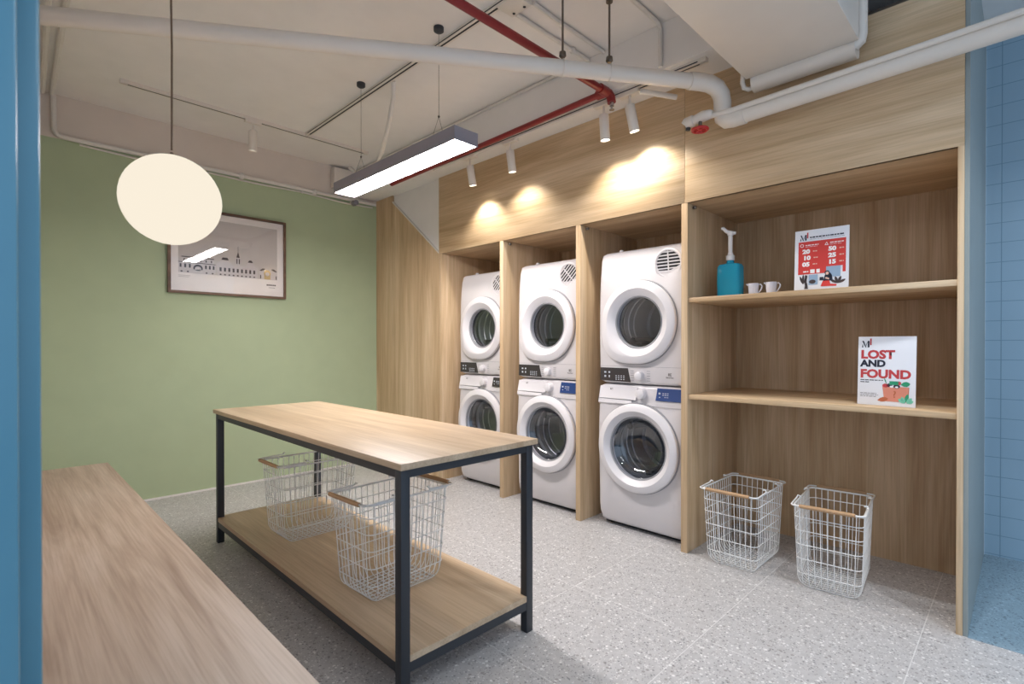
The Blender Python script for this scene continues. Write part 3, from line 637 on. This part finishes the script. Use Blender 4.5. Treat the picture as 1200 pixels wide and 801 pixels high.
# ------------------------------------------------------------------ track lights
XT = 2.45
def track(name, label, boxes):
    t = thing(name, label, 'light track', boxes[0][0])
    for (p, q) in boxes:
        mb = MB(); x0, x1 = sorted((p[0], q[0])); y0, y1 = sorted((p[1], q[1])); z1 = p[2]
        if x1 - x0 > y1 - y0:
            mb.box(x0, x1, y0 - .017, y0 - .006, z1 - .022, z1).box(x0, x1, y0 + .006, y0 + .017, z1 - .022, z1).box(x0, x1, y0 - .006, y0 + .006, z1 - .008, z1)
            slot = MB().box(x0 + .04, x1 - .04, y0 - .0058, y0 + .0058, z1 - .0215, z1 - .0082)
        else:
            mb.box(x0 - .017, x0 - .006, y0, y1, z1 - .022, z1).box(x0 + .006, x0 + .017, y0, y1, z1 - .022, z1).box(x0 - .006, x0 + .006, y0, y1, z1 - .008, z1)
            slot = MB().box(x0 - .0058, x0 + .0058, y0 + .04, y1 - .04, z1 - .0215, z1 - .0082)
        if x1 - x0 < y1 - y0: slot.box(x0 - .0174, x0 - .0168, y0 + .04, y1 - .04, z1 - .017, z1 - .011)
        mb.build('rail', 'pipe', t, True); slot.build('slot', 'seam', t, True)
    return t
track('light_track', 'white light track under the beam along the oak fascia', [((XT, 3.25, ZS), (XT, 1.10, ZS))])
track('light_track', 'white L-shaped light track on the ceiling near the green wall', [((.545, 3.95, ZC), (2.23, 3.95, ZC)), ((1.706, 3.93, ZC), (1.706, -.6, ZC))])
def spot(label, x, y, z, tilt, az, power, size=66, group='track spotlights', drop=.060, lens='led', along='Y', rad=.02, col=(1, .95, .87)):
    t = thing('track_spotlight', label, 'spotlight', (x, y, z), 0, group)
    a = MB(); 
    if along == 'Y': a.box(-.019, .019, -.062, .062, -.020, 0, .002)
    else: a.box(-.055, .055, -.016, .016, -.018, 0, .002)
    a.build('adapter', 'pipe', t)
    MB().tube([(0, 0, -.016), (0, 0, -.018 - drop)], .007, 10).build('stem', 'pipe', t)
    m3 = Matrix.Rotation(az, 4, 'Z') @ Matrix.Rotation(-tilt, 4, 'Y')
    piv = Vector((0, 0, -.018 - drop))
    bd = MB().lathe([(.012, .010), (.010, .024), (.004, .0275), (-.132, .0275), (-.134, .0265), (-.130, .023), (-.120, .022)], (0, 0, 0), 'Z', 28, True, False)
    ln = MB().lathe([(-.124, .0225), (-.1241, .001)], (0, 0, 0), 'Z', 24, True, True)
    for mb in (bd, ln):
        for v in mb.bm.verts: v.co = m3 @ v.co + piv
    b_ = bd.build('lamp_body', 'pipe', t); ln.build('lens', lens, b_)
    if power:
        ld = bpy.data.lights.new('spot_beam', 'SPOT'); ld.energy = power; ld.color = col; ld.spot_size = R(size); ld.spot_blend = .7; ld.shadow_soft_size = rad
        lo = bpy.data.objects.new('spot_beam', ld); COL.objects.link(lo); lo.parent = t
        lo.matrix_local = Matrix.Translation(piv + m3 @ Vector((0, 0, -.137))) @ m3
    return t
zt = ZS - .022
spot('white track spotlight nearest the sloped panel, first from the left', XT, 2.873, zt, R(12), 0, WALL_SPOT_W * 1.0, 104)
spot('white track spotlight second from the left along the oak fascia', XT, 2.459, zt, R(10), 0, WALL_SPOT_W * .55, 125)
spot('white track spotlight third from the left, below the red pipe elbow', XT, 1.702, zt, R(6), 0, WALL_SPOT_W * .7, 125)
spot('white track spotlight fourth from the left along the oak fascia', XT, 1.532, zt, R(14), R(-20), WALL_SPOT_W * .85, 120)
spot('white track spotlight on the ceiling track near the green wall', 1.316, 3.95, ZC - .022, R(3), R(90), 8, 70, along='X', lens='globe')
spot('white ceiling spotlight over the aisle, nearer the shelves', 2.05, .22, ZC, R(1), 0, FRONT_SPOT_W, 88, rad=.04, col=(.9, .95, 1))
spot('white ceiling spotlight over the aisle, nearer the doorway', 2.05, -.55, ZC, R(1), 0, FRONT_SPOT_W, 88, rad=.04, col=(.95, .96, 1))

# ------------------------------------------------------------------ pipes under the ceiling
pr = .036
dp = thing('drain_pipe', 'thick white drain pipe crossing under the ceiling, then along the oak fascia', 'pipe', (1.3, 1.9, 2.40))
A = Vector((.046, 2.870, 2.449)); B = Vector((2.44, 1.126, 2.409)); D = (B - A).normalized()
MB().tube([A, A.lerp(B, .3), A.lerp(B, .7), B], pr, 20).build('pipe_run', 'pipe', dp, True)
e0 = B; e1 = Vector((2.545, 1.035, 2.31)); e2 = Vector((2.545, 1.0, 2.225))
el = [B - D * .06, B - D * .03, B, B + D * .045 + Vector((0, 0, -.004)), B + D * .085 + Vector((0, 0, -.022)), B + D * .108 + Vector((0, 0, -.055)), B + D * .114 + Vector((0, 0, -.09)), B + D * .114 + Vector((0, 0, -.13))]
MB().tube(el, pr + .005, 20).build('elbow', 'pipe', dp, True)
P0 = el[-1]; zb = 2.222
lo_ = [P0 + Vector((0, 0, .03)), P0, Vector((P0.x, P0.y - .004, zb + .02)), Vector((P0.x, P0.y - .022, zb + .004)), Vector((P0.x, P0.y - .05, zb)), Vector((P0.x, P0.y - .11, zb + .001))]
MB().tube(lo_, pr + .005, 20).build('elbow', 'pipe', dp, True)
MB().tube([(P0.x, P0.y - .10, zb + .001), (P0.x, .4, zb + .012), (P0.x, -.9, zb + .04)], pr, 20).build('pipe_run', 'pipe', dp, True)
vp = thing('valve_pipe', 'small white pipe with red handwheel valve beside the drain elbow', 'pipe', (2.47, 1.1, 2.25))
xv = P0.x - .040
MB().tube([(xv, 1.115, 2.252), (xv, 1.0, 2.2475), (xv, .4, 2.2585), (xv, -.9, 2.2865)], .012, 12).build('pipe_run', 'pipe', vp, True)
MB().tube([(xv, 1.235, 2.245), (xv, 1.228, 2.252), (xv, 1.19, 2.256), (xv, 1.185, 2.256), (xv, 1.14, 2.262), (xv, 1.10, 2.262), (xv, 1.09, 2.262)], [.022, .028, .028, .022, .027, .022, .016], 14).build('valve_body', 'pipe', vp, True)
MB().tube([(xv, 1.215, 2.24), (xv, 1.218, 2.215)], .012, 10).build('outlet', 'black', vp, True)
MB().tube([(xv - .004, 1.15, 2.25), (xv - .006, 1.152, 2.20)], .009, 10).build('valve_stem', 'steel', vp, True)
wh = MB(); cw = Vector((xv - .006, 1.152, 2.198))
wh.tube([cw + Vector((.036 * math.cos(2 * PI * k / 20) * (1 + .06 * math.cos(10 * PI * k / 20)), .036 * math.sin(2 * PI * k / 20), 0)) for k in range(20)], .0075, 8, True)
for k in range(3):
    a = PI * k / 3; wh.tube([cw + Vector((.03 * math.cos(a), .03 * math.sin(a), 0)), cw - Vector((.03 * math.cos(a), .03 * math.sin(a), 0))], .005, 6)
wh.build('handwheel', 'redv', vp, True)
# threaded hangers for the drain
def hanger(label, t):
    p = A.lerp(B, t); h = thing('pipe_hanger', label, 'pipe hanger', (p.x, p.y, ZC), 0, 'pipe hangers of the drain')
    MB().tube([(p.x, p.y, ZC), (p.x, p.y, p.z + pr + .03)], .005, 8).build('threaded_rod', 'steel', h, True)
    MB().lathe([(0, .016), (-.012, .016)], (p.x, p.y, ZC), 'Z', 12, True, True).build('anchor', 'steel', h, True)
    MB().lathe([(.012, .008), (.01, .015), (-.008, .017), (-.016, .010)], (p.x, p.y, p.z + pr + .028), 'Z', 14, True, True).build('swivel_nut', 'steel', h, True)
    side = D.cross(Vector((0, 0, 1))).normalized()
    MB().tube([p + (side * math.cos(2 * PI * k / 24) + Vector((0, 0, 1)) * math.sin(2 * PI * k / 24)) * (pr + .002) for k in range(24)], .003, 6, True).build('clamp_ring', 'pipe', h, True)
hanger('steel hanger rod holding the drain, left of the two', .765)
hanger('steel hanger rod holding the drain, right of the two, nearer the elbow', .842)
# sprinkler pipe
rp = thing('sprinkler_pipe', 'red sprinkler pipe turning along the beam above the oak fascia', 'pipe', (2.0, 1.63, 2.5))
xr, zr, rr = 2.37, 2.512, .0195
MB().tube([(.6, 1.632, zr), (1.6, 1.632, zr), (xr - .03, 1.632, zr)], rr, 14).build('pipe_run', 'red', rp, True)
MB().tube([(xr, 1.68, zr), (xr, 2.4, zr - .01), (xr, 3.80, zr - .025)], rr * .9, 14).build('pipe_run', 'red', rp, True)
MB().tube([(xr - .06, 1.632, zr), (xr - .058, 1.632, zr), (xr + .0, 1.632, zr)], rr * 1.35, 14).tube([(xr, 1.622, zr), (xr, 1.69, zr)], rr * 1.3, 14).tube([(xr - .01, 1.632, zr), (xr + .02, 1.63, zr), (xr + .035, 1.625, zr - .02), (xr + .037, 1.62, zr - .05)], rr * 1.25, 14).build('tee_fitting', 'red', rp, True)
MB().lathe([(0, .012), (-.02, .012), (-.022, .006), (-.036, .006), (-.038, .014), (-.041, .014)], (xr + .037, 1.62, zr - .05), 'Z', 16, True, True).build('sprinkler_head', 'chrome', rp, True)
# air conditioner duct unit
ac = thing('air_conditioner', 'white ceiling air conditioner box with rounded outlet above the drain pipe', 'air conditioner', (2.0, .7, 2.4))
MB().box(1.45, 2.50, .485, .935, 2.372, 2.70, .004).build('housing', 'pipe', ac, True)
MB().tube([(2.545, .50, 2.366), (2.545, .915, 2.366)], .046, 20).build('outlet_duct', 'pipe', ac, True)
MB().tube([(2.535, .487, 2.70), (2.535, .487, 2.41), (2.533, .49, 2.385), (2.535, .51, 2.372)], .026, 14).build('side_channel', 'pipe', ac, True)
MB().tube([(2.505, .948, 2.42), (2.512, .955, 2.37), (2.518, .950, 2.345), (2.53, .935, 2.337), (2.54, .912, 2.345)], .011, 10).build('bracket', 'pipe', ac, True)
for x in (1.4, 2.35):
    for y in (.52, .90): MB().tube([(x, y, 2.69), (x, y, ZC)], .005, 8).build('hanger_rod', 'steel', ac, True)
# void above the shelf cabinet
vd = thing('cable_tray', 'grey cable tray in the gap above the oak fascia', 'cable tray', (2.9, .35, 2.6))
MB().box(2.80, 3.0, .2, .9, 2.58, 2.585).box(2.80, 2.805, .2, .9, 2.585, 2.63).box(2.995, 3.0, .2, .9, 2.585, 2.63).build('tray', 'steel', vd, True)
MB().tube([(2.83, .25, 2.58), (2.83, .25, ZC)], .005, 6).tube([(2.97, .85, 2.58), (2.97, .85, ZC)], .005, 6).build('hanger_rod', 'steel', vd, True)
# conduits
def conduit(label, pts, r=.0095, clips=(), name='conduit', mat='conduit'):
    t = thing(name, label, 'conduit', pts[0]); MB().tube(pts, r, 10).build('tube', mat, t, True)
    for c in clips: MB().sphere(c, r * 1.7, 1, 10, 8).build('clip', mat, t, True)
    return t
zc_ = ZC - .012
conduit('thin white conduit along the corner of ceiling and beam', [(2.388, 1.95, zc_), (2.388, 2.4, zc_), (2.388, 4.40, zc_)], .009, [(2.388, 2.60, zc_), (2.388, 3.5, zc_)])
conduit('thin conduit on the ceiling left of the hanger rods', [(1.81, 1.775, zc_), (2.10, 1.775, zc_), (2.395, 1.77, zc_)], .011, [(2.25, 1.77, zc_)])
conduit('thin conduit on the ceiling running behind the hanger rods', [(1.81, 1.66, zc_), (2.0, 1.665, zc_), (2.388, 1.66, zc_)], .010, [(2.05, 1.675, zc_)])
conduit('white conduit dropping down the beam beside the air conditioner', [(1.735, 1.31, zc_), (2.36, 1.315, zc_), (2.385, 1.315, zc_ - .02), (2.389, 1.315, ZS + .01)], .011)
conduit('pale conduit along the top edge of the green wall', [(.27, YG - .026, 2.72), (.272, YG - .026, 2.52), (.29, YG - .026, 2.487), (.34, YG - .026, 2.482), (1.3, YG - .026, 2.482), (2.60, YG - .026, 2.482)], .015, [(.8, YG - .026, 2.482), (1.4, YG - .026, 2.482), (2.0, YG - .026, 2.482)])
conduit('sagging pale cable under the conduit on the green wall', [(.40, YG - .008, 2.462), (.7, YG - .008, 2.45), (1.0, YG - .008, 2.462), (1.5, YG - .008, 2.452), (1.9, YG - .008, 2.462), (2.3, YG - .008, 2.445), (2.58, YG - .008, 2.455)], .007, [(1.0, YG - .008, 2.462), (1.9, YG - .008, 2.462)])
conduit('pale conduit on the ceiling along the left wall', [(.235, 1.2, zc_), (.237, 3.0, zc_), (.262, 4.45, zc_), (.27, YG - .026, zc_ - .02), (.27, YG - .026, 2.70)], .015, [(.24, 3.4, zc_)])
conduit('second pale conduit beside the left wall ceiling corner', [(.165, 1.2, zc_), (.17, 3.0, zc_), (.20, 3.9, zc_), (.215, 4.46, zc_)], .016)
conduit('loose white flexible conduit hanging from the ceiling track behind the lamp', [(1.735, 2.76, zc_), (1.765, 2.80, 2.69), (1.85, 3.0, 2.60), (1.98, 3.3, 2.53), (2.10, 3.60, 2.50), (2.2, 3.9, 2.52), (2.23, 4.1, 2.60), (2.2, 4.2, 2.68)], .015)
conduit('small white conduit behind the track spotlight, with a dark open end', [(2.42, 1.45, 2.47), (2.50, 1.37, 2.452), (2.56, 1.315, 2.44)], .014)
conduit('thin white pipe along the beam above the light track', [(2.44, 1.50, 2.50), (2.44, 2.2, 2.50), (2.44, 3.3, 2.50)], .009)
jb = thing('junction_box', 'white junction box on the ceiling at the end of the light track', 'junction box', (1.74, 1.70, ZC))
MB().box(1.69, 1.80, 1.66, 1.79, ZC - .03, ZC, .004).build('box', 'pipe', jb, True)
h = MB()
for y in (1.69, 1.76): h.lathe([(0, .007), (-.003, .007)], (1.78, y - .0, ZC - .029), 'Z', 12, True, True)
h.build('hole', 'seam', jb, True)
j2 = thing('junction_box', 'white junction box on the upper wall behind the linear pendant', 'junction box', (2.25, YG, 2.7))
MB().box(2.16, 2.33, YG - .075, YG, 2.56, 2.735, .006).build('box', 'pipe', j2, True)
MB().tube([(2.20, YG - .04, 2.56), (2.20, YG - .04, 2.48)], .008, 8).build('cable_stub', 'pipe', j2, True)
cm = thing('wall_fitting', 'small dark sensor under the conduit at the corner of the green wall', 'fitting', (2.36, YG - .02, 2.44))  # small dark fitting on a bracket, its exact kind unclear
MB().lathe([(-.06, .014), (-.055, .024), (.0, .026), (.012, .018)], (2.36, YG - .05, 2.445), 'Y', 20, True, True).build('housing', 'lampgrey', cm, True)
MB().box(2.35, 2.37, YG - .045, YG, 2.455, 2.468).build('bracket', 'pipe', cm, True)
